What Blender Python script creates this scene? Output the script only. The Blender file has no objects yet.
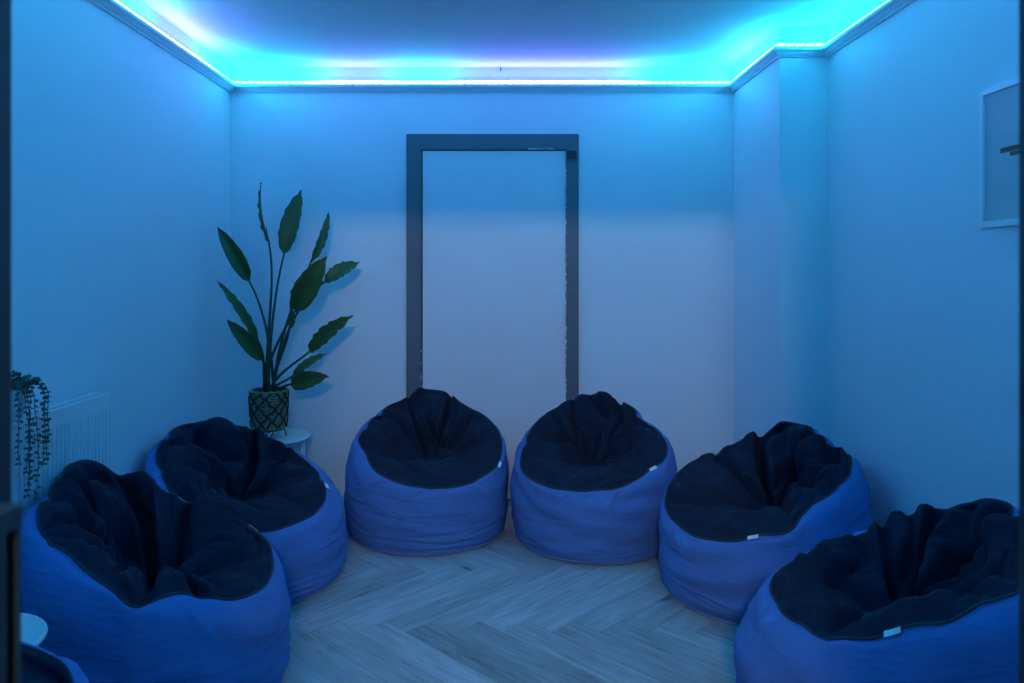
import bpy, bmesh, math, random
import numpy as np
from mathutils import Vector, Matrix

sc = bpy.context.scene
col = sc.collection
PI = math.pi
F = 760.0            # focal length in pixels of the 1024 px frame
CX, CY, CH = 502.0, 269.0, 1.33   # vanishing point, camera height
XL, XR, YB, YF = -1.56, 1.56, 4.37, 0.72
BX, BY = 1.33, 3.64  # boxed-in corner
ZC = 2.49

# ------------------------------------------------------------------ materials
def mat(name):
    m = bpy.data.materials.new(name); m.use_nodes = True
    nt = m.node_tree
    return m, nt, nt.nodes['Principled BSDF']

def simple(name, colr, rough=0.6, noise=0.0, nscale=20, bump=0.0, bscale=60, metal=0.0, sheen=0.0):
    m, nt, b = mat(name)
    b.inputs['Base Color'].default_value = (*colr, 1)
    b.inputs['Roughness'].default_value = rough
    b.inputs['Metallic'].default_value = metal
    if sheen:
        b.inputs['Sheen Weight'].default_value = sheen
    tc = nt.nodes.new('ShaderNodeTexCoord')
    if noise:
        n = nt.nodes.new('ShaderNodeTexNoise'); n.inputs['Scale'].default_value = nscale
        n.inputs['Detail'].default_value = 5
        nt.links.new(tc.outputs['Object'], n.inputs['Vector'])
        mx = nt.nodes.new('ShaderNodeMix'); mx.data_type = 'RGBA'
        mx.inputs[6].default_value = (*[c*(1-noise) for c in colr], 1)
        mx.inputs[7].default_value = (*[min(1, c*(1+noise)) for c in colr], 1)
        nt.links.new(n.outputs['Fac'], mx.inputs[0])
        nt.links.new(mx.outputs[2], b.inputs['Base Color'])
    if bump:
        n = nt.nodes.new('ShaderNodeTexNoise'); n.inputs['Scale'].default_value = bscale
        n.inputs['Detail'].default_value = 4
        nt.links.new(tc.outputs['Object'], n.inputs['Vector'])
        bp = nt.nodes.new('ShaderNodeBump'); bp.inputs['Strength'].default_value = bump
        bp.inputs['Distance'].default_value = 0.004
        nt.links.new(n.outputs['Fac'], bp.inputs['Height'])
        nt.links.new(bp.outputs['Normal'], b.inputs['Normal'])
    return m

def fabric(name, colr, weave=1.0):
    m, nt, b = mat(name)
    b.inputs['Roughness'].default_value = 0.92
    b.inputs['Specular IOR Level'].default_value = 0.2
    tc = nt.nodes.new('ShaderNodeTexCoord')
    n = nt.nodes.new('ShaderNodeTexNoise'); n.inputs['Scale'].default_value = 9; n.inputs['Detail'].default_value = 6
    nt.links.new(tc.outputs['Object'], n.inputs['Vector'])
    mx = nt.nodes.new('ShaderNodeMix'); mx.data_type = 'RGBA'
    mx.inputs[6].default_value = (*[c*0.88 for c in colr], 1)
    mx.inputs[7].default_value = (*[c*1.12 for c in colr], 1)
    nt.links.new(n.outputs['Fac'], mx.inputs[0]); nt.links.new(mx.outputs[2], b.inputs['Base Color'])
    # weave: fine threads, stretched noise
    mp = nt.nodes.new('ShaderNodeMapping'); mp.inputs['Scale'].default_value = (60, 60, 420)
    nt.links.new(tc.outputs['Object'], mp.inputs['Vector'])
    w = nt.nodes.new('ShaderNodeTexNoise'); w.inputs['Scale'].default_value = 1.0; w.inputs['Detail'].default_value = 2
    nt.links.new(mp.outputs['Vector'], w.inputs['Vector'])
    # small crumple
    mp2 = nt.nodes.new('ShaderNodeMapping'); mp2.inputs['Scale'].default_value = (1, 1, 3.2)
    nt.links.new(tc.outputs['Object'], mp2.inputs['Vector'])
    c = nt.nodes.new('ShaderNodeTexNoise'); c.inputs['Scale'].default_value = 14; c.inputs['Detail'].default_value = 3
    c.inputs['Distortion'].default_value = 0.8
    nt.links.new(mp2.outputs['Vector'], c.inputs['Vector'])
    b1 = nt.nodes.new('ShaderNodeBump'); b1.inputs['Strength'].default_value = 0.35*weave; b1.inputs['Distance'].default_value = 0.0012
    b2 = nt.nodes.new('ShaderNodeBump'); b2.inputs['Strength'].default_value = 0.5; b2.inputs['Distance'].default_value = 0.010
    nt.links.new(c.outputs['Fac'], b2.inputs['Height'])
    nt.links.new(w.outputs['Fac'], b1.inputs['Height']); nt.links.new(b2.outputs['Normal'], b1.inputs['Normal'])
    nt.links.new(b1.outputs['Normal'], b.inputs['Normal'])
    return m

M = {}
M['wall'] = simple('painted_wall', (0.72, 0.74, 0.76), 0.75, 0.02, 3, 0.35, 90)
M['ceil'] = simple('ceiling_paint', (0.61, 0.61, 0.62), 0.8, 0.02, 3, 0.15, 60)
M['mould'] = simple('moulding_paint', (0.62, 0.65, 0.68), 0.5)
M['door'] = simple('door_paint', (0.72, 0.71, 0.72), 0.6, 0.03, 6, 0.12, 40)
M['grey'] = simple('grey_frame_paint', (0.10, 0.125, 0.14), 0.55, 0.10, 7, 0.1, 50)
M['darkjamb'] = simple('dark_jamb_paint', (0.012, 0.022, 0.035), 0.6, 0.15, 8)
M['black'] = simple('black_gap', (0.004, 0.004, 0.005), 0.9)
M['blue'] = fabric('blue_cotton', (0.085, 0.18, 0.42))
M['navy'] = fabric('charcoal_cotton', (0.012, 0.020, 0.038), 0.8)
M['pipe'] = simple('dark_piping', (0.02, 0.03, 0.05), 0.8)
M['bpipe'] = simple('blue_piping', (0.2, 0.26, 0.5), 0.8)
M['tag'] = simple('white_tag', (0.85, 0.86, 0.86), 0.6)
M['rad'] = simple('radiator_enamel', (0.74, 0.76, 0.78), 0.3)
M['white'] = simple('white_lacquer', (0.75, 0.77, 0.78), 0.3)
M['bleach'] = simple('pale_tabletop', (0.62, 0.66, 0.62), 0.4, 0.08, 12)
M['leaf'] = simple('leaf_green', (0.030, 0.085, 0.012), 0.42, 0.3, 14, 0.3, 30)
M['stem'] = simple('stem_green', (0.030, 0.050, 0.022), 0.5, 0.25, 20)
M['vine'] = simple('vine_green', (0.05, 0.12, 0.07), 0.5, 0.3, 30)
M['wire'] = simple('black_wire', (0.02, 0.02, 0.022), 0.4, metal=0.6)
M['pot'] = simple('white_pot', (0.62, 0.66, 0.68), 0.4)
M['rope'] = simple('seagrass_rope', (0.21, 0.21, 0.13), 0.85, 0.35, 60, 0.6, 120)
M['ropedk'] = simple('dark_rope', (0.015, 0.018, 0.016), 0.9)
M['soil'] = simple('soil', (0.03, 0.022, 0.016), 0.95, 0.3, 60, 0.8, 80)
M['paper'] = simple('poster_paper', (0.50, 0.52, 0.52), 0.5)
M['brown'] = simple('brown_print', (0.16, 0.075, 0.03), 0.6)
M['cab'] = simple('dark_cabinet_board', (0.020, 0.045, 0.055), 0.5, 0.15, 15)

# glass
m, nt, b = mat('picture_glass')
tr = nt.nodes.new('ShaderNodeBsdfTransparent'); gl = nt.nodes.new('ShaderNodeBsdfGlossy'); gl.inputs['Roughness'].default_value = 0.02
fr = nt.nodes.new('ShaderNodeFresnel'); fr.inputs['IOR'].default_value = 1.3
ge = nt.nodes.new('ShaderNodeNewGeometry'); su = nt.nodes.new('ShaderNodeMath'); su.operation = 'SUBTRACT'; su.inputs[0].default_value = 1; nt.links.new(ge.outputs['Backfacing'], su.inputs[1])
mu = nt.nodes.new('ShaderNodeMath'); mu.operation = 'MULTIPLY'; nt.links.new(su.outputs[0], mu.inputs[0]); nt.links.new(fr.outputs[0], mu.inputs[1])
ms = nt.nodes.new('ShaderNodeMixShader'); nt.links.new(mu.outputs[0], ms.inputs[0]); nt.links.new(tr.outputs[0], ms.inputs[1]); nt.links.new(gl.outputs[0], ms.inputs[2])
nt.links.new(ms.outputs[0], nt.nodes['Material Output'].inputs[0]); nt.nodes.remove(b); M['glass'] = m

# floor planks : face attribute 'tone' + uv along grain
m, nt, b = mat('oak_vinyl_planks')
b.inputs['Roughness'].default_value = 0.42
uv = nt.nodes.new('ShaderNodeUVMap'); uv.uv_map = 'UVMap'
at = nt.nodes.new('ShaderNodeAttribute'); at.attribute_name = 'tone'
mp = nt.nodes.new('ShaderNodeMapping'); mp.inputs['Scale'].default_value = (2.2, 34, 1)
nt.links.new(uv.outputs['UV'], mp.inputs['Vector'])
n1 = nt.nodes.new('ShaderNodeTexNoise'); n1.inputs['Scale'].default_value = 1.6; n1.inputs['Detail'].default_value = 7
n1.inputs['Roughness'].default_value = 0.65; n1.inputs['Distortion'].default_value = 0.6
nt.links.new(mp.outputs['Vector'], n1.inputs['Vector'])
mp2 = nt.nodes.new('ShaderNodeMapping'); mp2.inputs['Scale'].default_value = (1.5, 7, 1)
nt.links.new(uv.outputs['UV'], mp2.inputs['Vector'])
n2 = nt.nodes.new('ShaderNodeTexNoise'); n2.inputs['Scale'].default_value = 2.0; n2.inputs['Detail'].default_value = 3
n2.inputs['Distortion'].default_value = 1.2
nt.links.new(mp2.outputs['Vector'], n2.inputs['Vector'])
# knots
mp3 = nt.nodes.new('ShaderNodeMapping'); mp3.inputs['Scale'].default_value = (1.1, 3.2, 1)
nt.links.new(uv.outputs['UV'], mp3.inputs['Vector'])
vo = nt.nodes.new('ShaderNodeTexVoronoi'); vo.inputs['Scale'].default_value = 1.7
nt.links.new(mp3.outputs['Vector'], vo.inputs['Vector'])
kr = nt.nodes.new('ShaderNodeValToRGB'); kr.color_ramp.elements[0].position = 0.02; kr.color_ramp.elements[1].position = 0.10
kr.color_ramp.elements[0].color = (0.28, 0.28, 0.28, 1)
nt.links.new(vo.outputs['Distance'], kr.inputs['Fac'])
def mth(op, a, b_, c=None):
    n = nt.nodes.new('ShaderNodeMath'); n.operation = op
    for i, v in enumerate((a, b_, c)):
        if v is None: continue
        if isinstance(v, (int, float)): n.inputs[i].default_value = v
        else: nt.links.new(v, n.inputs[i])
    return n.outputs[0]
t = mth('MULTIPLY_ADD', n1.outputs['Fac'], 1.25, -0.37)
t = mth('MULTIPLY_ADD', n2.outputs['Fac'], 0.75, t)
t = mth('ADD', t, mth('MULTIPLY_ADD', at.outputs['Fac'], 0.4, -0.32))
cr = nt.nodes.new('ShaderNodeValToRGB')
e = cr.color_ramp.elements
e[0].position = 0.05; e[0].color = (0.20, 0.19, 0.172, 1)
e[1].position = 0.95; e[1].color = (0.58, 0.57, 0.545, 1)
q = cr.color_ramp.elements.new(0.5); q.color = (0.385, 0.375, 0.35, 1)
nt.links.new(t, cr.inputs['Fac'])
mx = nt.nodes.new('ShaderNodeMix'); mx.data_type = 'RGBA'; mx.blend_type = 'MULTIPLY'; mx.inputs[0].default_value = 1
nt.links.new(cr.outputs['Color'], mx.inputs[6]); nt.links.new(kr.outputs['Color'], mx.inputs[7])
nt.links.new(mx.outputs[2], b.inputs['Base Color'])
bp = nt.nodes.new('ShaderNodeBump'); bp.inputs['Strength'].default_value = 0.25; bp.inputs['Distance'].default_value = 0.002
nt.links.new(n1.outputs['Fac'], bp.inputs['Height']); nt.links.new(bp.outputs['Normal'], b.inputs['Normal'])
M['floor'] = m
M['floorgap'] = simple('plank_joint', (0.09, 0.08, 0.07), 0.8)

# ------------------------------------------------------------------ helpers
def link_mesh(name, me, material, parent=None, smooth=False):
    o = bpy.data.objects.new(name, me); col.objects.link(o)
    if material is not None and len(me.materials) == 0:
        me.materials.append(material)
    if smooth:
        me.polygons.foreach_set('use_smooth', [True]*len(me.polygons))
    if parent is not None: o.parent = parent
    return o

def obj(name, bm, material, parent=None, smooth=False):
    bm.normal_update()
    me = bpy.data.meshes.new(name); bm.to_mesh(me); bm.free()
    return link_mesh(name, me, material, parent, smooth)

def tag(o, label=None, cat=None, group=None, kind=None):
    if label: o['label'] = label
    if cat: o['category'] = cat
    if group: o['group'] = group
    if kind: o['kind'] = kind
    return o

def thing(name, label, cat, loc=(0,0,0), rz=0, group=None):
    o = bpy.data.objects.new(name, None); col.objects.link(o)
    o.location = loc; o.rotation_euler = (0,0,rz); o.empty_display_size = 0.1
    tag(o, label, cat, group)
    return o

def box(bm, x0, x1, y0, y1, z0, z1, bev=0.0):
    r = bmesh.ops.create_cube(bm, size=1)
    vs = r['verts']
    for v in vs:
        v.co = Vector(((x0+x1)/2 + v.co.x*(x1-x0), (y0+y1)/2 + v.co.y*(y1-y0), (z0+z1)/2 + v.co.z*(z1-z0)))
    if bev:
        es = {e for v in vs for e in v.link_edges}
        bmesh.ops.bevel(bm, geom=list(es), offset=bev, segments=2, affect='EDGES', profile=0.7)

def tube(bm, pts, r, seg=8, caps=True):
    """swept tube, r number or list"""
    pts = [Vector(p) for p in pts]
    n = len(pts); rs = r if isinstance(r, (list, tuple)) else [r]*n
    rings = []; up = None
    for i, p in enumerate(pts):
        d = (pts[min(i+1, n-1)] - pts[max(i-1, 0)]).normalized()
        if up is None:
            up = Vector((0,0,1)) if abs(d.z) < 0.9 else Vector((1,0,0))
        a = d.cross(up).normalized(); u2 = a.cross(d).normalized(); up = u2
        rings.append([bm.verts.new(p + rs[i]*(math.cos(2*PI*k/seg)*a + math.sin(2*PI*k/seg)*u2)) for k in range(seg)])
    for i in range(n-1):
        for k in range(seg):
            bm.faces.new((rings[i][k], rings[i][(k+1)%seg], rings[i+1][(k+1)%seg], rings[i+1][k]))
    if caps:
        bm.faces.new(rings[0][::-1]); bm.faces.new(rings[-1])

def closed_tube(bm, pts, r, seg=6):
    n = len(pts); rings = []
    for i, p in enumerate(pts):
        d = (pts[(i+1)%n] - pts[i-1]).normalized()
        a = d.cross(Vector((0,0,1))).normalized(); u = a.cross(d).normalized()
        rings.append([bm.verts.new(p + r*(math.cos(2*PI*k/seg)*a + math.sin(2*PI*k/seg)*u)) for k in range(seg)])
    for i in range(n):
        for k in range(seg):
            bm.faces.new((rings[i][k], rings[i][(k+1)%seg], rings[(i+1)%n][(k+1)%seg], rings[(i+1)%n][k]))

def lathe(bm, prof, seg=32, c=(0,0,0)):
    rings = []
    for r, z in prof:
        if r < 1e-5:
            rings.append([bm.verts.new((c[0], c[1], c[2]+z))])
        else:
            rings.append([bm.verts.new((c[0]+r*math.cos(2*PI*k/seg), c[1]+r*math.sin(2*PI*k/seg), c[2]+z)) for k in range(seg)])
    for A, B in zip(rings, rings[1:]):
        if len(A) == 1 and len(B) == 1: continue
        for k in range(seg):
            k2 = (k+1)%seg
            if len(A) == 1: bm.faces.new((A[0], B[k2], B[k]))
            elif len(B) == 1: bm.faces.new((A[k], A[k2], B[0]))
            else: bm.faces.new((A[k], A[k2], B[k2], B[k]))

def px(x, y, Y):
    """point of the room seen at pixel (x, y) at depth Y"""
    return Vector(((x-CX)*Y/F, Y, CH-(y-CY)*Y/F))

def bez(p0, p1, p2, p3, n):
    out = []
    for i in range(n+1):
        t = i/n; s = 1-t
        out.append(p0*s**3 + p1*3*s*s*t + p2*3*s*t*t + p3*t**3)
    return out

def struct(name, bm, material, parent=None):
    o = obj(name, bm, material, parent)
    if parent is None: o['kind'] = 'structure'
    return o

# ------------------------------------------------------------------ room shell
T = 0.12
def room():
    bm = bmesh.new(); box(bm, XL-T, XL, YF-0.14, YB+T, 0, ZC+T); struct('wall_left', bm, M['wall'])
    bm = bmesh.new(); box(bm, XR, XR+T, YF-0.14, YB+T, 0, ZC+T); struct('wall_right', bm, M['wall'])
    bm = bmesh.new()
    box(bm, XL, -0.465, YB, YB+T, 0, ZC+T); box(bm, 0.385, XR, YB, YB+T, 0, ZC+T)
    box(bm, -0.465, 0.385, YB, YB+T, 2.025, ZC+T); box(bm, -0.465, 0.385, YB+0.09, YB+T, 0, 2.025)
    struct('wall_back', bm, M['wall'])
    bm = bmesh.new(); box(bm, BX, XR, BY, YB, 0, ZC, 0.004); struct('wall_boxing', bm, M['wall'])
    bm = bmesh.new()
    box(bm, XL, -0.48, YF-0.14, YF, 0, ZC+T); box(bm, 0.508, XR, YF-0.14, YF, 0, ZC+T)
    box(bm, -0.48, 0.508, YF-0.14, YF, 2.07, ZC+T)
    struct('wall_front', bm, M['wall'])
    bm = bmesh.new(); box(bm, XL-T, XR+T, YF-0.14, YB+T, ZC, ZC+0.1); struct('ceiling', bm, M['ceil'])
    # doorway lining the camera looks through
    bm = bmesh.new()
    box(bm, -0.48, -0.4655, YF-0.15, YF+0.002, 0, 2.07, 0.002); box(bm, 0.4905, 0.508, YF-0.15, YF+0.002, 0, 2.07, 0.002)
    box(bm, -0.4655, 0.4905, YF-0.15, YF+0.002, 2.05, 2.07)
    struct('trim_1', bm, M['darkjamb'])

def floor():
    W, L = 0.125, 0.78
    g = 0.0013
    bm = bmesh.new(); uvl = bm.loops.layers.uv.new('UVMap'); tl = bm.faces.layers.float.new('tone')
    rnd = random.Random(3)
    s = math.sqrt(0.5)
    x0, x1, y0, y1 = XL-0.1, XR+0.1, -1.6, YB+0.1
    ox, oy = px(358, 633, 2.78).x, 2.78
    def tow(u, v):
        return ((u+v)*s + ox, (v-u)*s + oy)
    for k in range(-60, 61):
        for j in range(-8, 9):
            for h in (0, 1):
                if h == 0: a0, a1, b0, b1 = k*W-j*L, k*W+L-j*L, k*W+j*L, k*W+W+j*L
                else: a0, a1, b0, b1 = k*W-W-j*L, k*W-j*L, k*W+j*L, k*W+L+j*L
                cx, cy = tow((a0+a1)/2, (b0+b1)/2)
                if not (x0-0.5 < cx < x1+0.5 and y0-0.5 < cy < y1+0.5): continue
                q = [(a0+g, b0+g), (a1-g, b0+g), (a1-g, b1-g), (a0+g, b1-g)]
                vs = []
                for u, v in q:
                    wx, wy = tow(u, v)
                    vs.append(bm.verts.new((wx, wy, 0.0)))
                f = bm.faces.new(vs); f[tl] = rnd.random()
                ru, rv = rnd.random()*50, rnd.random()*50
                for lp, (u, v) in zip(f.loops, q):
                    if h == 0: lp[uvl].uv = (u-a0+ru, v-b0+rv)
                    else: lp[uvl].uv = (v-b0+ru, u-a0+rv)
    for co, no in (((x0,0,0),(-1,0,0)), ((x1,0,0),(1,0,0)), ((0,y0,0),(0,-1,0)), ((0,y1,0),(0,1,0))):
        gm = bm.verts[:]+bm.edges[:]+bm.faces[:]
        bmesh.ops.bisect_plane(bm, geom=gm, plane_co=co, plane_no=no, clear_outer=True)
    ft = len(bm.faces)
    box(bm, x0, x1, y0, y1, -0.06, -0.0012)
    bm.normal_update()
    bm.faces.ensure_lookup_table()
    for i, f in enumerate(bm.faces):
        if i >= ft: f.material_index = 1
        elif f.normal.z < 0: f.normal_flip()
    o = obj('floor', bm, None); o.data.materials.append(M['floor']); o.data.materials.append(M['floorgap'])
    o['kind'] = 'structure'

PATH = [(XL, YF), (XL, YB), (BX, YB), (BX, BY), (XR, BY), (XR, YF)]
def offset_path(d):
    """perimeter loop moved d into the room"""
    n = len(PATH); out = []
    for i in range(n):
        p = Vector(PATH[i]); a = Vector(PATH[i-1]); c = Vector(PATH[(i+1)%n])
        d1 = (p-a).normalized(); d2 = (c-p).normalized()
        n1 = Vector((d1.y, -d1.x)); n2 = Vector((d2.y, -d2.x))
        out.append(p + (n1+n2)*(d/(1+n1.dot(n2))))
    return out

def cove():
    prof = [(0, 2.342), (0.010, 2.342), (0.013, 2.348), (0.020, 2.352), (0.028, 2.362), (0.034, 2.366), (0.040, 2.370), (0.040, 2.384), (0.0, 2.384)]
    bm = bmesh.new(); loops = []
    for d, z in prof:
        loops.append([bm.verts.new((p.x, p.y, z)) for p in offset_path(d)])
    n = len(PATH)
    for i in range(len(prof)-1):
        for k in range(n):
            bm.faces.new((loops[i][k], loops[i+1][k], loops[i+1][(k+1)%n], loops[i][(k+1)%n]))
    bmesh.ops.recalc_face_normals(bm, faces=bm.faces[:])
    struct('trim_2', bm, M['mould'])

# LED strip with colours running along it
def led_material():
    m = bpy.data.materials.new('led_light'); m.use_nodes = True; nt = m.node_tree
    for n in list(nt.nodes): nt.nodes.remove(n)
    out = nt.nodes.new('ShaderNodeOutputMaterial'); em = nt.nodes.new('ShaderNodeEmission')
    at = nt.nodes.new('ShaderNodeAttribute'); at.attribute_name = 'glow'
    nt.links.new(at.outputs['Color'], em.inputs['Color'])
    em.inputs['Strength'].default_value = LED
    nt.links.new(em.outputs[0], out.inputs[0])
    return m
LED = 91.0
CY_ = (0.01, 0.54, 1.0); WH = (0.055, 0.47, 1.0); VI = (0.15, 0.16, 1.0); BL = (0.0, 0.36, 1.0)
STOPS = [  # perimeter position (wall index + fraction) -> colour
    (0.0, BL), (0.25, BL), (0.45, CY_), (0.58, WH), (0.68, WH), (0.76, VI), (0.85, VI), (0.93, CY_), (1.0, CY_), (1.14, CY_), (1.22, VI), (1.28, VI), (1.34, WH), (1.42, WH),
    (1.48, VI), (1.77, VI), (1.84, CY_), (2.0, CY_), (2.5, WH), (3.0, CY_), (4.0, CY_), (4.08, CY_), (4.2, CY_), (4.45, WH), (4.6, BL), (5.0, BL), (5.5, BL), (6.0, BL)]
def stop(s):
    for (a, ca), (b_, cb) in zip(STOPS, STOPS[1:]):
        if a <= s <= b_:
            t = (s-a)/(b_-a)
            return [x*(1-t)+y*t for x, y in zip(ca, cb)]
    return BL
def led():
    root = thing('led_light_strip', 'glowing cyan and violet light strip lying on the moulding just below the ceiling', 'light strip', (0, 0, 2.3845))
    P1, P2 = offset_path(0.018), offset_path(0.035)
    bmt = bmesh.new(); bme = bmesh.new(); cl = bme.loops.layers.float_color.new('glow')
    for k in range(len(PATH)):
        a1, b1, a2, b2 = P1[k], P1[(k+1)%6], P2[k], P2[(k+1)%6]
        ln = (b1-a1).length; n = max(2, int(ln/0.04))
        for i in range(n):
            t0, t1 = i/n, (i+1)/n
            def pt(A, B, t, z): q = A.lerp(B, t); return Vector((q.x, q.y, z))
            # tape, tilted slightly into the room
            v = [bmt.verts.new(p) for p in (pt(a1, b1, t0, 0.0195), pt(a2, b2, t0, 0.0015), pt(a2, b2, t1, 0.0015), pt(a1, b1, t1, 0.0195))]
            w = [bmt.verts.new(Vector((q.co.x, q.co.y, 0.0))) for q in v]
            bmt.faces.new(v)
            for e_ in range(4): bmt.faces.new((v[e_], w[e_], w[(e_+1)%4], v[(e_+1)%4]))
            # light-giving face
            s0, s1 = t0 + 0.08/n, t1 - 0.08/n
            f = bme.faces.new([bme.verts.new(p) for p in (pt(a1, b1, s0, 0.0215), pt(a2, b2, s0, 0.0035), pt(a2, b2, s1, 0.0035), pt(a1, b1, s1, 0.0215))])
            if f.normal.z < 0: f.normal_flip()
            cc = stop(k+(t0+t1)/2)
            for lp in f.loops: lp[cl] = (*cc, 1)
    obj('tape', bmt, M['white'], root)
    obj('light_diodes', bme, led_material(), root)

# ------------------------------------------------------------------ back door
def door():
    s = YB/F
    xa, xb = (406.5-CX)*s, (578.5-CX)*s
    ia, ib = (422-CX)*s, (565.5-CX)*s
    zt = CH+(CY-134.5)*s; zi = CH+(CY-150)*s
    bm = bmesh.new(); box(bm, ia+0.004, ib+0.002, YB-0.008, YB+0.034, 0.008, zi-0.006, 0.002)
    d = struct('door_1', bm, M['door'])
    bm = bmesh.new()   # frame: side boards, head board over them, overlapping the leaf on the right
    box(bm, xa, ia-0.002, YB-0.018, YB, 0.0, zi, 0.0015)
    box(bm, ib, xb, YB-0.018, YB, 0.0, zi, 0.0015)
    box(bm, xa, xb, YB-0.0185, YB, zi, zt, 0.0015)
    f = obj('door_frame', bm, M['grey'], d)
    bm = bmesh.new()   # square fitting in the upper right corner
    box(bm, ib+0.006, xb-0.006, YB-0.026, YB-0.0175, zi-0.062, zi-0.004, 0.002)
    obj('corner_plate', bm, M['grey'], d)
    bm = bmesh.new(); box(bm, ib+0.008, xb-0.014, YB-0.028, YB-0.0255, zi-0.058, zi-0.010, 0.001)
    obj('plate_recess', bm, M['darkjamb'], d)
    bm = bmesh.new()   # dark joint left and above the leaf, black threshold line
    box(bm, ia-0.003, ia+0.004, YB-0.006, YB+0.02, 0.0, zi, 0); box(bm, ia, ib, YB-0.006, YB+0.02, zi-0.0065, zi+0.001, 0)
    box(bm, ia, ib, YB-0.004, YB+0.034, 0.0, 0.008, 0)
    obj('shadow_gap', bm, M['black'], d)
    # flakes of white paint along the right edge and at the head
    rnd = random.Random(5); bm = bmesh.new()
    for i in range(46):
        z = rnd.choice([rnd.uniform(0.35, 1.25), rnd.uniform(0.8, 1.9)]); w = rnd.uniform(0.002, 0.006); h = rnd.uniform(0.004, 0.02)
        box(bm, ib-0.001, ib+w, YB-0.0192, YB-0.018, z, z+h)
    for i in range(16):
        x = rnd.uniform(ib-0.22, ib-0.01); w = rnd.uniform(0.01, 0.035); h = rnd.uniform(0.002, 0.008)
        box(bm, x, x+w, YB-0.0197, YB-0.0185, zi-0.001, zi+h)
    for i in range(8):
        z = rnd.uniform(0.5, 0.9); 
        box(bm, ia-0.006, ia-0.001, YB-0.0192, YB-0.018, z, z+rnd.uniform(0.004, 0.012))
    obj('paint_flakes', bm, M['wall'], d)
    # little hook on the wall above the light strip, and a screw hole in the ceiling
    hk = thing('screw_hook', 'tiny dark screw hook on the back wall just above the light strip', 'hook', (0,0,0))
    p = px(500.5, 70.5, YB)
    bm = bmesh.new(); tube(bm, [p, p+Vector((0,-0.012,0))], 0.003, 8); lathe(bm, [(0,0),(0.008,0.001),(0.0085,0.004),(0,0.006)], 14)
    tube(bm, [p+Vector((0,-0.012,0)), p+Vector((0,-0.022,-0.002)), p+Vector((0,-0.028,0.004)), p+Vector((0,-0.024,0.012))], 0.0028, 8)
    bmesh.ops.delete(bm, geom=[v for v in bm.verts if v.co.z < 1], context='VERTS')
    hk.location = p
    for v in bm.verts: v.co -= p
    obj('hook', bm, M['darkjamb'], hk)
    bm = bmesh.new(); lathe(bm, [(0.0055,0),(0.006,0.003),(0.010,0.0035),(0.011,0.0)], 16)
    for v in bm.verts: v.co = Vector((v.co.x, -v.co.z, v.co.y))
    obj('rosette', bm, M['white'], hk)

# ------------------------------------------------------------------ bean bags
def smooth_noise(rng, n, m, fx, fy):
    """periodic in columns"""
    out = np.zeros((n, m)); yy = np.linspace(0, 1, n)[:, None]; xx = np.linspace(0, 2*PI, m, endpoint=False)[None]
    for _ in range(14):
        k = rng.integers(1, fx+1); l = rng.uniform(0, fy)
        out += rng.normal()*np.cos(k*xx + l*2*PI*yy*rng.choice([-1, 1]) + rng.uniform(0, 2*PI))/14**0.5
    return out

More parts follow.
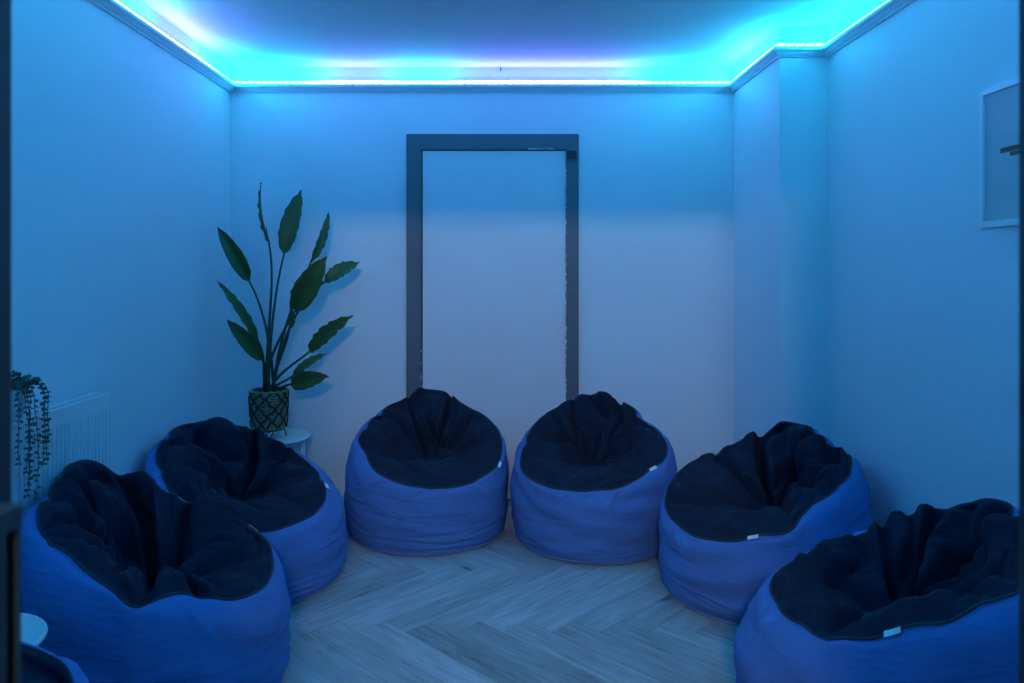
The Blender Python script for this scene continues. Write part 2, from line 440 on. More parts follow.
NT, ND, NB = 256, 72, 66     # columns, rows of the seat, rows of the body
def build_bag(label, cx, cy, yaw, seed, front=None, back=None, hf=0.30, hb=0.64, Rm=0.425,               creases=(), sink=(0, 0.10, 0.27), rs_=(0.385, 0.355, 0.335), exc=0.10, kg=0.04, tag_px=None, wall_rub=0.0):
    rng = np.random.default_rng(seed); yaw = math.radians(yaw)
    th = np.linspace(-PI, PI, NT, endpoint=False)          # local angle, front = -90 deg
    b = (np.sin(th)+1)/2
    # seam radius: front, sides, back
    Rs = rs_[0]*np.clip(1-2*b, 0, 1) + rs_[1]*(1-np.abs(2*b-1)) + rs_[2]*np.clip(2*b-1, 0, 1)
    H = hf + (hb-hf)*b**0.95
    if front:
        # seam outline measured on the tilted plane through the front and back seam heights
        yf = -0.39; sl = (hb-hf)/0.72; ca, sa = math.cos(yaw), math.sin(yaw)
        def onplane(x, y):
            dx, dz = (x-CX)/F, -(y-CY)/F
            k0 = hf - sl*yf + sl*(cx*sa - cy*ca); k1 = sl*(-dx*sa + ca)
            Yd = (k0-CH)/(dz-k1); X_, Y_ = dx*Yd-cx, Yd-cy
            lx, ly = X_*ca+Y_*sa, -X_*sa+Y_*ca
            return math.atan2(ly, lx), math.hypot(lx, ly)
        pts = sorted(onplane(x, y) for (x, y) in list(front)+list(back))
        # fill wide unseen gaps with the regular outline
        fill = []
        for (a0, _r), (a1, _q) in zip(pts, pts[1:]+[(pts[0][0]+2*PI, 0)]):
            if a1-a0 > 0.75:
                n_ = int((a1-a0)/0.35)
                for q_ in range(1, n_):
                    aa = a0+(a1-a0)*q_/n_; aa = (aa+PI) % (2*PI)-PI
                    fill.append((aa, 0.38-0.045*(math.sin(aa)+1)/2))
        pts = sorted(pts+fill)
        A = np.array([p[0] for p in pts]); V = np.clip(np.array([p[1] for p in pts]), 0.275, 0.40)
        Rs = np.interp(th, A, V, period=2*PI)
        ls = Rs*np.sin(th); H = hf + sl*(ls-yf)
        if tag_px: tag_la = onplane(*tag_px)[0]
        for _ in range(6): Rs = 0.5*Rs + 0.25*(np.roll(Rs, 1)+np.roll(Rs, -1))
        for _ in range(6): H = 0.5*H + 0.25*(np.roll(H, 1)+np.roll(H, -1))
    for (deg, dep, wid, curv, s0, s1) in creases:
        if s1 >= 0.9:
            dd = (th-math.radians(deg)+PI) % (2*PI)-PI; g_ = np.exp(-(dd/0.075)**2)*(0.35+0.65*b)
            Rs = Rs - 0.018*g_; H = H - 0.010*g_
    S = np.array([sink[0], sink[1], sink[2]])
    sx, sy = Rs*np.cos(th), Rs*np.sin(th)
    seam = np.stack([sx, sy, H], -1)                        # NT,3
    # seat
    s = np.linspace(0.0, 1, ND)[:, None]
    s = s**0.9
    xy = S[None, None, :2] + (seam[None, :, :2]-S[None, None, :2])*s[..., None]
    rise = np.clip(H-S[2], -0.1, 1)[None]
    bk = b[None]
    z = S[2] + rise*s**(1.0+0.7*bk) + (0.055+0.035*bk)*np.sin(PI*s**1.3)*(s > 0)
    # gathered puffs just inside the seam, strongest round the back
    ns_ = rng.integers(9, 12); pf = np.abs(np.sin(th*ns_/2 + rng.uniform(0, 6) + 0.5*np.sin(2*th+seed)))**0.7
    pf = 0.35+0.65*pf*(0.75+0.25*np.sin(3*th+seed))
    z = z + (0.016+0.016*bk*pf[None])*np.exp(-((s-0.86)/0.12)**2)
    xy = xy + (0.020*bk*(pf[None]-0.4)*np.exp(-((s-0.86)/0.12)**2))[..., None]*np.stack([np.cos(th), np.sin(th)], -1)[None]
    # grooves
    depth = np.zeros((ND, NT)); ss = np.broadcast_to(s, (ND, NT))
    for (deg, dep, wid, curv, s0, s1) in creases:
        a0 = math.radians(deg)
        c = a0 + curv*(1-ss)
        d = (th[None]-c+PI) % (2*PI) - PI
        arc = np.abs(d)*(0.08+0.32*ss)
        env = np.clip((ss-s0)/0.15, 0, 1)*np.clip((s1-ss)/0.12+0.25, 0, 1)
        env = np.clip(env, 0, 1)
        depth += dep*env*(np.exp(-(arc/wid)**2)*1.3 - 0.25*np.exp(-((arc-2.4*wid)/(1.8*wid))**2))*(1-0.6*np.clip((ss-0.75)/0.2, 0, 1))
    G1 = np.dstack([xy, z])
    # push grooves along the local normal (approx: inward and down)
    nrm = np.dstack([-np.cos(th)[None]*0.75*bk*np.ones_like(ss), -np.sin(th)[None]*0.75*bk*np.ones_like(ss), np.ones_like(ss)*(1.0-0.35*bk)])
    nrm /= np.linalg.norm(nrm, axis=2, keepdims=True)
    depth *= np.clip(ss/0.2, 0, 1)
    depth *= 1.1
    n1 = smooth_noise(rng, ND, NT, 6, 1.2)             # billows gathered towards the sink
    px_, py_2 = G1[..., 0], G1[..., 1]
    n2 = np.zeros_like(px_); n3 = np.zeros_like(px_)
    for _ in range(12):
        a_ = rng.uniform(0, PI); f_ = rng.uniform(9, 20)
        n2 += np.cos(f_*(px_*math.cos(a_)+py_2*math.sin(a_)+0.6*z*math.sin(a_+1)) + 0.9*n1 + rng.uniform(0, 6.3))/12**0.5*1.2
        f_ = rng.uniform(22, 42)
        n3 += np.cos(f_*(px_*math.cos(a_+.5)+py_2*math.sin(a_+.5)+z*math.sin(a_)) + 1.2*n1 + rng.uniform(0, 6.3))/12**0.5*1.2
    bil = lambda n: np.minimum(np.sqrt(n*n+0.004), 1.1)**0.7
    amp = 0.35+0.65*bk
    env = np.clip(ss/0.3, 0, 1)*np.clip((1-ss)/0.10, 0.25, 1)
    depth = depth - env*(0.050*amp*(bil(n1*1.2)-0.65) + 0.066*amp*(bil(n2)-0.65) + 0.005*(bil(n3)-0.6))
    G1 = G1 - nrm*depth[..., None]
    # body
    t = np.linspace(0, 1, NB)[1:, None]
    bul = Rm*(1+0.018*smooth_noise(rng, 1, NT, 4, 0)[0]); Rb = 0.945*Rm
    r0, r1, r2, r3 = Rs, bul*1.05, bul*1.03, Rb*np.ones(NT)
    z0, z1, z2, z3 = H, H*0.985+0.05*b, 0.02*np.ones(NT), 0.004*np.ones(NT)
    
    rr = (1-t)**3*r0 + 3*(1-t)**2*t*r1 + 3*(1-t)*t*t*r2 + t**3*r3
    zz = (1-t)**3*z0 + 3*(1-t)**2*t*z1 + 3*(1-t)*t*t*z2 + t**3*z3
    rr = rr + 0.006*smooth_noise(rng, NB-1, NT, 7, 5)*np.sin(PI*t)
    wz = np.zeros((NB-1, NT)); tt = np.broadcast_to(t, (NB-1, NT)); TH = th[None]
    for _ in range(26):
        a0 = rng.uniform(-PI, PI); t0 = rng.choice([rng.uniform(0.62, 0.92), rng.uniform(0.2, 0.7)], p=[0.6, 0.4])
        wl = rng.uniform(0.25, 0.8); sl_ = rng.uniform(-0.10, 0.10); wd = rng.uniform(0.010, 0.020)
        da = (TH-a0+PI) % (2*PI)-PI
        c_ = t0 + sl_*da + 0.02*np.sin(da*5+a0)
        wz += rng.uniform(0.0018, 0.0050)*np.exp(-(da/wl)**2)*(np.exp(-((tt-c_)/wd)**2) - 0.8*np.exp(-((tt-c_-1.7*wd)/wd)**2))
    for _ in range(16):
        a0 = rng.uniform(-PI, PI); da = (TH-a0-rng.uniform(-0.9, 0.9)*tt+PI) % (2*PI)-PI
        wz += rng.uniform(0.003, 0.008)*np.exp(-((tt-0.05)/0.22)**2)*(np.exp(-(da/0.035)**2) - 0.7*np.exp(-((da-0.06)/0.035)**2))
    rr = rr + wz*np.clip(tt/0.06, 0, 1)
    G2 = np.dstack([rr*np.cos(th)[None], rr*np.sin(th)[None], zz])
    G = np.concatenate([G1, G2], 0)                          # rows: sink .. seam .. base
    NR = G.shape[0]
    # ---- cloth relaxation with surplus fabric: natural buckling folds
    X = G.copy() + rng.normal(size=G.shape)*0.0012
    roll = lambda A, k: np.roll(A, -k, 1)
    Lv = np.linalg.norm(G[1:]-G[:-1], axis=2); Lh = np.linalg.norm(roll(G, 1)-G, axis=2)
    Ld1 = np.linalg.norm(roll(G, 1)[1:]-G[:-1], axis=2); Ld2 = np.linalg.norm(G[1:]-roll(G, 1)[:-1], axis=2)
    Lb = np.linalg.norm(G[4:]-G[:-4], axis=2); Lhb = np.linalg.norm(roll(G, 6)-G, axis=2)
    rowi = np.arange(NR)
    blotch = 0.55+0.9*np.clip(smooth_noise(rng, NR, NT, 5, 2.5)*0.5+0.5, 0, 1)
    ev = np.where(rowi < ND, exc*0.8, exc*0.55)[:, None]*blotch
    eh = np.where(rowi < ND, exc*0.8, exc*0.10)[:, None]*blotch
    fade = np.clip((rowi-3)/12, 0, 1)[:, None]; ev = ev*fade; eh = eh*fade
    sm = np.exp(-((rowi-(ND-1))/5.0)**2)[:, None]; eh *= 1-sm; ev *= 1-0.6*sm
    ev[-6:] *= 0.3
    Lv = Lv*(1+ev[:-1]); Lh = Lh*(1+eh); Ld1 = Ld1*(1+0.5*(ev+eh)[:-1]); Ld2 = Ld2*(1+0.5*(ev+eh)[:-1])
    Lb = Lb*(1+0.75*ev[:-4]); Lhb = Lhb*(1+0.75*eh)
    kgr = np.where(rowi < ND, kg, kg*1.3)[:, None, None]*np.ones((1, NT, 1))
    kgr[-4:] = 0.5; kgr[:3] = 0.5
    kgr[ND-3:ND+2] = kg*4.0
    def proj(P, Q, L, k):
        d = Q-P; l = np.linalg.norm(d, axis=2, keepdims=True)+1e-9
        c = d*(0.5*k*(l-L[..., None])/l)
        return c
    ce = np.arange(0, NT, 2); co = np.arange(1, NT, 2)
    for it in range(110):
        for st in (0, 1):
            P = X[st:NR-1:2]; Q = X[st+1:NR:2]; c = proj(P, Q, Lv[st::2], 0.9); P += c; Q -= c
        for cc in (ce, co):
            nx = (cc+1) % NT
            c = proj(X[:, cc], X[:, nx], Lh[:, cc], 0.9); X[:, cc] += c; X[:, nx] -= c
        for st in (0, 1):
            c = proj(X[st:NR-1:2], np.roll(X, -1, 1)[st+1:NR:2], Ld1[st::2], 0.45)
            X[st:NR-1:2] += c; X[st+1:NR:2] -= np.roll(c, 1, 1)
            c = proj(np.roll(X, -1, 1)[st:NR-1:2], X[st+1:NR:2], Ld2[st::2], 0.45)
            X[st:NR-1:2] += np.roll(c, 1, 1); X[st+1:NR:2] -= c
        c = proj(X[:-4], X[4:], Lb, 0.32); X[:-4] += c; X[4:] -= c
        Xr = np.roll(X, -6, 1); c = proj(X, Xr, Lhb, 0.32); X += c; X -= np.roll(c, 6, 1)
        X += kgr*(G-X)
        X[..., 2] = np.maximum(X[..., 2], 0.003)
    # light smoothing
    for _ in range(1):
        Y = X.copy()
        Y[1:-1] = 0.5*X[1:-1] + 0.125*(X[:-2][:]+X[2:]+np.roll(X, 1, 1)[1:-1]+np.roll(X, -1, 1)[1:-1])
        X = Y
    # keep clear of the walls
    ca, sa = math.cos(yaw), math.sin(yaw)
    wx = cx + X[..., 0]*ca - X[..., 1]*sa; wy = cy + X[..., 0]*sa + X[..., 1]*ca
    lim = lambda v, lo, hi: np.minimum(np.maximum(v, lo), hi)
    wx = lim(wx, XL+0.006, XR-0.006); wy = lim(wy, -9, YB-0.022)
    rd = (X[..., 2] > 0.2) & (wy < 2.9)
    wx = np.where(rd, np.maximum(wx, XL+0.098), wx)
    wx = np.maximum(wx, XL + 0.155*np.exp(-((wy-2.31)/0.21)**4)/(1+np.exp(-(X[..., 2]-0.46)/0.03)))
    X[..., 0] = (wx-cx)*ca + (wy-cy)*sa; X[..., 1] = -(wx-cx)*sa + (wy-cy)*ca

    root = thing('bean_bag_chair', label, 'bean bag', (cx, cy, 0), yaw, 'blue bean bag chairs with dark seats set round the room')
    def grid(rows, name, material, capstart=False, capend=False):
        A = X[rows[0]:rows[1]]; n = A.shape[0]
        vs = A.reshape(-1, 3).tolist(); fs = []
        for i in range(n-1):
            for k in range(NT):
                k2 = (k+1) % NT
                fs.append((i*NT+k, (i+1)*NT+k, (i+1)*NT+k2, i*NT+k2))
        if capstart: fs.append(tuple(range(NT)))
        if capend:
            vs.append((0, 0, 0.004)); c_ = len(vs)-1
            for k in range(NT): fs.append(((n-1)*NT+k, c_, (n-1)*NT+(k+1) % NT))
        me = bpy.data.meshes.new(name); me.from_pydata(vs, [], fs); me.update()
        return link_mesh(name, me, material, root, True)
    X[0] = X[0].mean(0)  # sink point
    body = grid((ND-1, NR), 'body', M['blue'], capend=True)
    seat = grid((0, ND), 'seat', M['navy'])
    sp = [Vector(p) for p in X[ND-1]]
    bm = bmesh.new(); closed_tube(bm, [p+Vector((p.x, p.y, 0)).normalized()*0.001 for p in sp], 0.0038, 6)
    obj('piping', bm, M['pipe'], root, True)
    # base welt just above the floor
    bw = [Vector(p) for p in X[NR-5]]
    bm = bmesh.new(); closed_tube(bm, bw, 0.003, 6); obj('base_welt', bm, M['bpipe'], root, True)
    if tag_px:
        la = tag_la
        k = int(round((la+PI)/(2*PI)*NT)) % NT
        p = Vector(X[ND-1, k]); pn = Vector(X[ND-1, (k+4) % NT]); pb = Vector(X[ND+3, k])
        tdir = (pn-p).normalized(); out = Vector((p.x, p.y, 0)).normalized()
        down = (pb-p).normalized(); nn = tdir.cross(down).normalized()
        if nn.dot(out) < 0: nn = -nn
        bm = bmesh.new(); box(bm, -0.020, 0.020, -0.0008, 0.0008, 0, 0.015, 0.0004)
        mtx = Matrix((( tdir.x, nn.x, down.x, 0), (tdir.y, nn.y, down.y, 0), (tdir.z, nn.z, down.z, 0), (0, 0, 0, 1)))
        for v in bm.verts: v.co = mtx.to_3x3() @ v.co + p + nn*0.006
        tg = obj('fabric_tag', bm, M['tag'], root); tg['label'] = 'small white sewn-in tag'
    return root

def bags():
    build_bag('blue bean bag with dark seat against the back door, left of the pair', -0.385, 3.905, 12, 11,
        front=[(367,455),(374,471),(389,480),(409,487),(435,489),(459,487),(482,478),(497,467),(501,453)],
        back=[(359,440),(374,420),(390,407),(404,403),(410,395),(420,392),(447,393),(459,404),(473,411),(488,420),(500,437)],
        tag_px=(498, 465), sink=(0.03, 0.13, 0.30), hf=0.291, hb=0.62, Rm=0.41,
        creases=[(100,0.05,0.022,0.5,0.05,1.0),(140,0.035,0.02,0.3,0.1,1.0),(62,0.045,0.02,-0.3,0.1,1.0),(30,0.035,0.02,-0.4,0.05,0.85),(165,0.03,0.02,0.6,0.2,0.9),(-10,0.02,0.02,-0.3,0,0.7),(-150,0.02,0.025,0.3,0.1,0.8)])
    build_bag('blue bean bag with dark seat near the back door, right of the pair', 0.458, 3.795, -17, 23,
        front=[(520,474),(532,481),(550,488),(573,491),(597,491),(617,489),(635,481),(648,471),(664,462)],
        back=[(522,456),(526,441),(532,430),(547,415),(570,405),(576,398),(597,395),(617,402),(635,411),(640,421),(658,433),(667,447)],
        tag_px=(652, 470), sink=(-0.02, 0.10, 0.30), hf=0.301, hb=0.615, Rm=0.405,
        creases=[(75,0.045,0.022,-0.5,0.1,0.9),(48,0.04,0.02,-0.3,0.3,1.0),(120,0.035,0.02,0.5,0.2,0.9),(150,0.045,0.022,0.5,0.05,0.85),(10,0.03,0.02,-0.5,0.05,0.8),(-170,0.025,0.02,0.3,0.2,0.9)])
    build_bag('blue bean bag with dark seat in the far right corner, by the boxed-in wall', 1.08, 3.165, -64, 37,
        front=[(665,491),(666,509),(679,526),(696,537),(717,541),(742,542),(759,536),(780,537),(795,530),(798,519),(812,504),(828,497)],
        back=[(826,450),(802,426),(780,422),(772,433),(756,437),(742,442),(717,453),(708,460),(696,461),(679,470),(666,484)],
        tag_px=(753, 540), sink=(0.0, 0.10, 0.28), hf=0.27, hb=0.615, Rm=0.415, exc=0.13,
        creases=[(90,0.06,0.024,0.5,0.05,0.9),(135,0.05,0.022,0.4,0.1,1.0),(50,0.05,0.022,-0.5,0.1,0.9),(15,0.04,0.02,-0.5,0.05,0.95),(170,0.045,0.022,0.5,0.1,1.0),(-140,0.02,0.03,0.3,0.1,0.8)])
    build_bag('blue bean bag with dark seat at the near right, cut off by the doorway edge', 1.112, 2.15, -104, 41,
        front=[(773,581),(779,605),(803,626),(827,640),(851,639),(875,643),(895,633),(922,628),(940,629),(952,621),(973,614),(987,605),(1017,599)],
        back=[(785,568),(818,551),(845,542),(883,531),(892,523),(913,519),(943,510),(967,504),(987,500),(1005,505),(1017,516)],
        tag_px=(893, 639), sink=(0.0, 0.04, 0.27), hf=0.315, hb=0.644, Rm=0.43, exc=0.12,
        creases=[(100,0.06,0.024,0.4,0.0,1.0),(140,0.04,0.022,0.3,0.1,1.0),(62,0.05,0.022,-0.4,0.1,0.95),(20,0.04,0.022,-0.3,0.05,1.0),(175,0.035,0.02,0.2,0.2,1.0),(-140,0.025,0.02,0.3,0.2,1.0),(-40,0.025,0.03,0,0.2,0.9)])
    build_bag('blue bean bag with dark seat at the far left, before the plant table', -1.115, 3.30, 57, 53,
        front=[(324,486),(325,500),(313,515),(292,525),(267,532),(240,532),(200,522)],
        back=[(158,452),(165,438),(185,426),(215,423),(240,428),(262,436),(285,447),(300,458),(318,473)],
        tag_px=(323, 487), sink=(0.02, 0.08, 0.28), hf=0.276, hb=0.604, Rm=0.425,
        creases=[(85,0.05,0.022,0.4,0.1,0.85),(120,0.035,0.02,0.3,0.3,0.9),(45,0.05,0.022,-0.4,0.05,0.9),(10,0.04,0.02,-0.5,0.05,0.95),(-30,0.03,0.02,0.2,0.1,0.9),(160,0.035,0.02,0.4,0.1,0.9)])
    build_bag('large crumpled blue bean bag with dark seat at the near left, below the radiator', -1.11, 2.40, 88, 67,
        front=[(37,522),(46,543),(64,554),(85,572),(107,586),(120,597),(126,611),(135,610),(153,600),(178,594),(206,598),(235,601),(256,593),(269,579),(272,561)],
        back=[(42,505),(52,493),(64,472),(84,461),(107,467),(121,476),(149,479),(160,493),(178,499),(213,509),(235,518),(249,529),(267,543)],
        tag_px=(250, 531), sink=(0.02, 0.0, 0.26), hf=0.305, hb=0.657, Rm=0.42, exc=0.13,
        creases=[(80,0.065,0.024,0.3,0.05,1.0),(110,0.03,0.02,0.4,0.3,1.0),(45,0.045,0.022,-0.4,0.1,1.0),(5,0.05,0.022,-0.3,0.05,0.95),(150,0.045,0.022,0.5,0.1,0.95),(-155,0.04,0.02,0.1,0.2,1.0),(-128,0.07,0.02,0.0,0.15,1.0),(-60,0.02,0.03,0,0.2,0.8)])
    build_bag('blue bean bag with dark seat at the bottom left edge, nearest the doorway', -1.00, 1.17, 60, 71,
        hf=0.405, hb=0.645, Rm=0.43, creases=[(90,0.05,0.022,0.3,0.05,1.0),(40,0.05,0.022,-0.3,0.1,1.0),(0,0.04,0.022,-0.3,0.1,1.0),(140,0.045,0.022,0.3,0.1,1.0)])

# ------------------------------------------------------------------ plants and tables
def side_table(x, y, z, r, label, group='round white side tables'):
    t = thing('side_table', label, 'side table', (x, y, 0), 0.4, group)
    bm = bmesh.new(); lathe(bm, [(0, z-0.012), (r-0.006, z-0.012), (r-0.001, z-0.009), (r, z-0.003), (r-0.002, z), (r-0.008, z), (0, z)], 56)
    obj('tabletop', bm, M['bleach'], t)
    bm = bmesh.new(); closed_tube(bm, [Vector((r*math.cos(2*PI*k/56), r*math.sin(2*PI*k/56), z-0.006)) for k in range(56)], 0.007, 8)
    obj('rim', bm, M['white'], t, True)
    for k in range(3):
        a = 2*PI*k/3
        bm = bmesh.new()
        f = Vector((r*0.92*math.cos(a), r*0.92*math.sin(a), 0.006))
        l_ = Vector((r*0.86*math.cos(a-0.30), r*0.86*math.sin(a-0.30), z-0.014)); r_ = Vector((r*0.86*math.cos(a+0.30), r*0.86*math.sin(a+0.30), z-0.014))
        tube(bm, [l_, l_.lerp(f, 0.5), l_.lerp(f, 0.97), f, r_.lerp(f, 0.97), r_.lerp(f, 0.5), r_], 0.0055, 8)
        obj('hairpin_leg', bm, M['white'], t, True)
    return t

def leaf_mesh(bm, base, tip, w, sag, face, curl=0.25, n=14):
    """broad oval leaf with midrib fold and slightly wavy edge"""
    axis = (tip-base); L = axis.length; ax = axis.normalized()
    side = ax.cross(face).normalized(); up = side.cross(ax).normalized()
    mid = []; rnd = random.Random(int(L*1e5))
    rows = []
    for i in range(n+1):
        t = i/n
        prof = math.sin(PI*min(1, t**0.85))**0.62*(1-0.15*t)
        if t > 0.86: prof *= (1-t)/0.14*0.6+0.4 if t < 1 else 0
        if i == n: prof = 0.02
        if i == 0: prof = 0.08
        c = base + axis*t + up*(sag*math.sin(PI*t)) + up*(-curl*L*0.25*t*t)
        row = []
        for j in range(-4, 5):
            u = j/4
            rip = 0.010*math.sin(t*34+u*2+rnd.random()*0.7)*abs(u)**2*(w/0.1)
            row.append(bm.verts.new(c + side*(u*w/2*prof) + up*(abs(u)**1.3*w*0.20*prof + rip)))
        rows.append(row)
    fs = []
    for a, b_ in zip(rows, rows[1:]):
        for j in range(8): fs.append(bm.faces.new((a[j], a[j+1], b_[j+1], b_[j])))
    return fs

def big_plant():
    Y0 = 4.05; x0 = px(269, 400, Y0).x; zt = 0.435
    side_table(x0-0.0, 4.08, zt, 0.20, 'round white side table in the far left corner, under the tall potted plant')
    t = thing('potted_plant', 'tall plant with long dark green paddle leaves in a woven basket, far left corner', 'plant', (x0, Y0, zt))
    lz = 0.048
    r0, r1, h = 0.086, 0.094, 0.205
    # wire stand
    bm = bmesh.new()
    for k in range(4):
        a = 2*PI*k/4 - 1.25
        def p(r, aa, z): return Vector((r*math.cos(aa), r*math.sin(aa), z))
        tube(bm, [p(0.080, a-0.28, lz), p(0.088, a-0.04, 0.006), p(0.09, a, 0.0035), p(0.088, a+0.04, 0.006), p(0.080, a+0.28, lz)], 0.003, 6)
    closed_tube(bm, [Vector((0.082*math.cos(2*PI*k/36), 0.082*math.sin(2*PI*k/36), lz-0.003)) for k in range(36)], 0.003, 6)
    obj('wire_stand', bm, M['wire'], t, True)
    # basket
    bm = bmesh.new()
    prof = [(0, lz), (r0*0.86, lz), (r0*0.97, lz+0.012), (r0*1.02, lz+h*0.35), (r1, lz+h*0.8), (r1*0.98, lz+h*0.97), (r1*0.94, lz+h), (r1*0.86, lz+h*0.99), (r1*0.84, lz+h*0.86), (0, lz+h*0.86)]
    lathe(bm, prof, 40); bk = obj('basket', bm, M['ropedk'], t, True)
    def rad(z): # radius of the basket at height
        u = (z-lz)/h
        return r0*0.97 + (r1-r0*0.97)*min(1, u/0.8) if u < 0.8 else r1*(1-0.03*(u-0.8)/0.2)
    rr_n = random.Random(4)
    # coiled rope rows, then dark cords crossing over them in diamonds
    bm = bmesh.new(); NR_ = 15
    for i in range(NR_):
        z = lz+0.008+(h-0.014)*i/(NR_-1); ph = rr_n.uniform(0, 6)
        closed_tube(bm, [Vector(((rad(z)+0.001+0.0028*math.sin(q*2.1+ph+i*PI))*math.cos(2*PI*q/72), (rad(z)+0.001+0.0028*math.sin(q*2.1+ph+i*PI))*math.sin(2*PI*q/72), z+0.0022*math.sin(q*1.3+ph))) for q in range(72)], 0.0080 if i in (0, NR_-1) else 0.0066, 6)
    obj('woven_rope', bm, M['rope'], bk, True)
    bm = bmesh.new(); N = 9
    for dirn in (1, -1):
        for k in range(N):
            pts = []
            for i in range(25):
                u = i/24; z = lz+0.010+(h-0.018)*u; a = 2*PI*k/N + dirn*(u*1.75 + 0.05*math.sin(u*30+k)) + 0.15*math.sin(k*2.3)
                rr_ = rad(z)+0.0080+0.001*math.sin(i*2+k)
                pts.append(Vector((rr_*math.cos(a), rr_*math.sin(a), z)))
            tube(bm, pts, 0.0042, 6)
    obj('cord_lattice', bm, M['ropedk'], bk, True)
    # leaves: base px, tip px, width m, depth offset at base / tip, sag
    org = Vector((x0, Y0, zt))
    LV = [
        ((249,281),(218,227),0.088, 0.00,-0.12, (0.3,-1,0.3)),
        ((269,243),(257,183),0.060, 0.05, 0.10, (-0.9,-0.5,0.1)),
        ((284,254),(300,189),0.108, 0.02, 0.06, (0,-1,0.1)),
        ((311,262),(331,212),0.060,-0.02, 0.06, (0.9,-0.5,0.3)),
        ((295,311),(325,257),0.135,-0.10,-0.18, (0.1,-1,0.15)),
        ((325,282),(359,261),0.090, 0.00, 0.06, (0.2,-0.8,0.6)),
        ((309,352),(350,315),0.100, 0.02,-0.08, (-0.2,-1,0.5)),
        ((293,376),(326,352),0.060, 0.08, 0.12, (0,-0.8,0.8)),
        ((291,384),(327,376),0.100,-0.04,-0.12, (0,-1,0.25)),
        ((258,341),(220,280),0.060,-0.06,-0.20, (0.8,-0.6,0.2)),
        ((262,360),(228,320),0.085,-0.02,-0.16, (0.4,-1,0.3)),
        ((289,330),(291,305),0.045, 0.06, 0.08, (1,-0.5,0)),
    ]
    for i, (bp_, tp, w, d0, d1, face) in enumerate(LV):
        B = px(bp_[0], bp_[1], Y0+d0)-org; Tp = px(tp[0], tp[1], Y0+d1)-org
        a = i*2.4; S0 = Vector((0.028*math.cos(a), 0.028*math.sin(a), lz+h*0.87))
        dl = (Tp-B).normalized()
        c1 = S0 + Vector(((B.x-S0.x)*0.10, (B.y-S0.y)*0.2, (B.z-S0.z)*0.45)); c2 = B - dl*(B-S0).length*0.25
        bm = bmesh.new(); pts = bez(S0, c1, c2, B, 14)
        tube(bm, pts + [B+dl*(Tp-B).length*0.25], [0.0092-0.0042*k/14 for k in range(15)]+[0.003], 7)
        st = obj('leaf_stalk', bm, M['stem'], t, True)
        bm = bmesh.new(); leaf_mesh(bm, B, Tp, w, 0.012, Vector(face))
        lf = obj('leaf', bm, M['leaf'], t, True)
        md = lf.modifiers.new('s', 'SOLIDIFY'); md.thickness = 0.0015

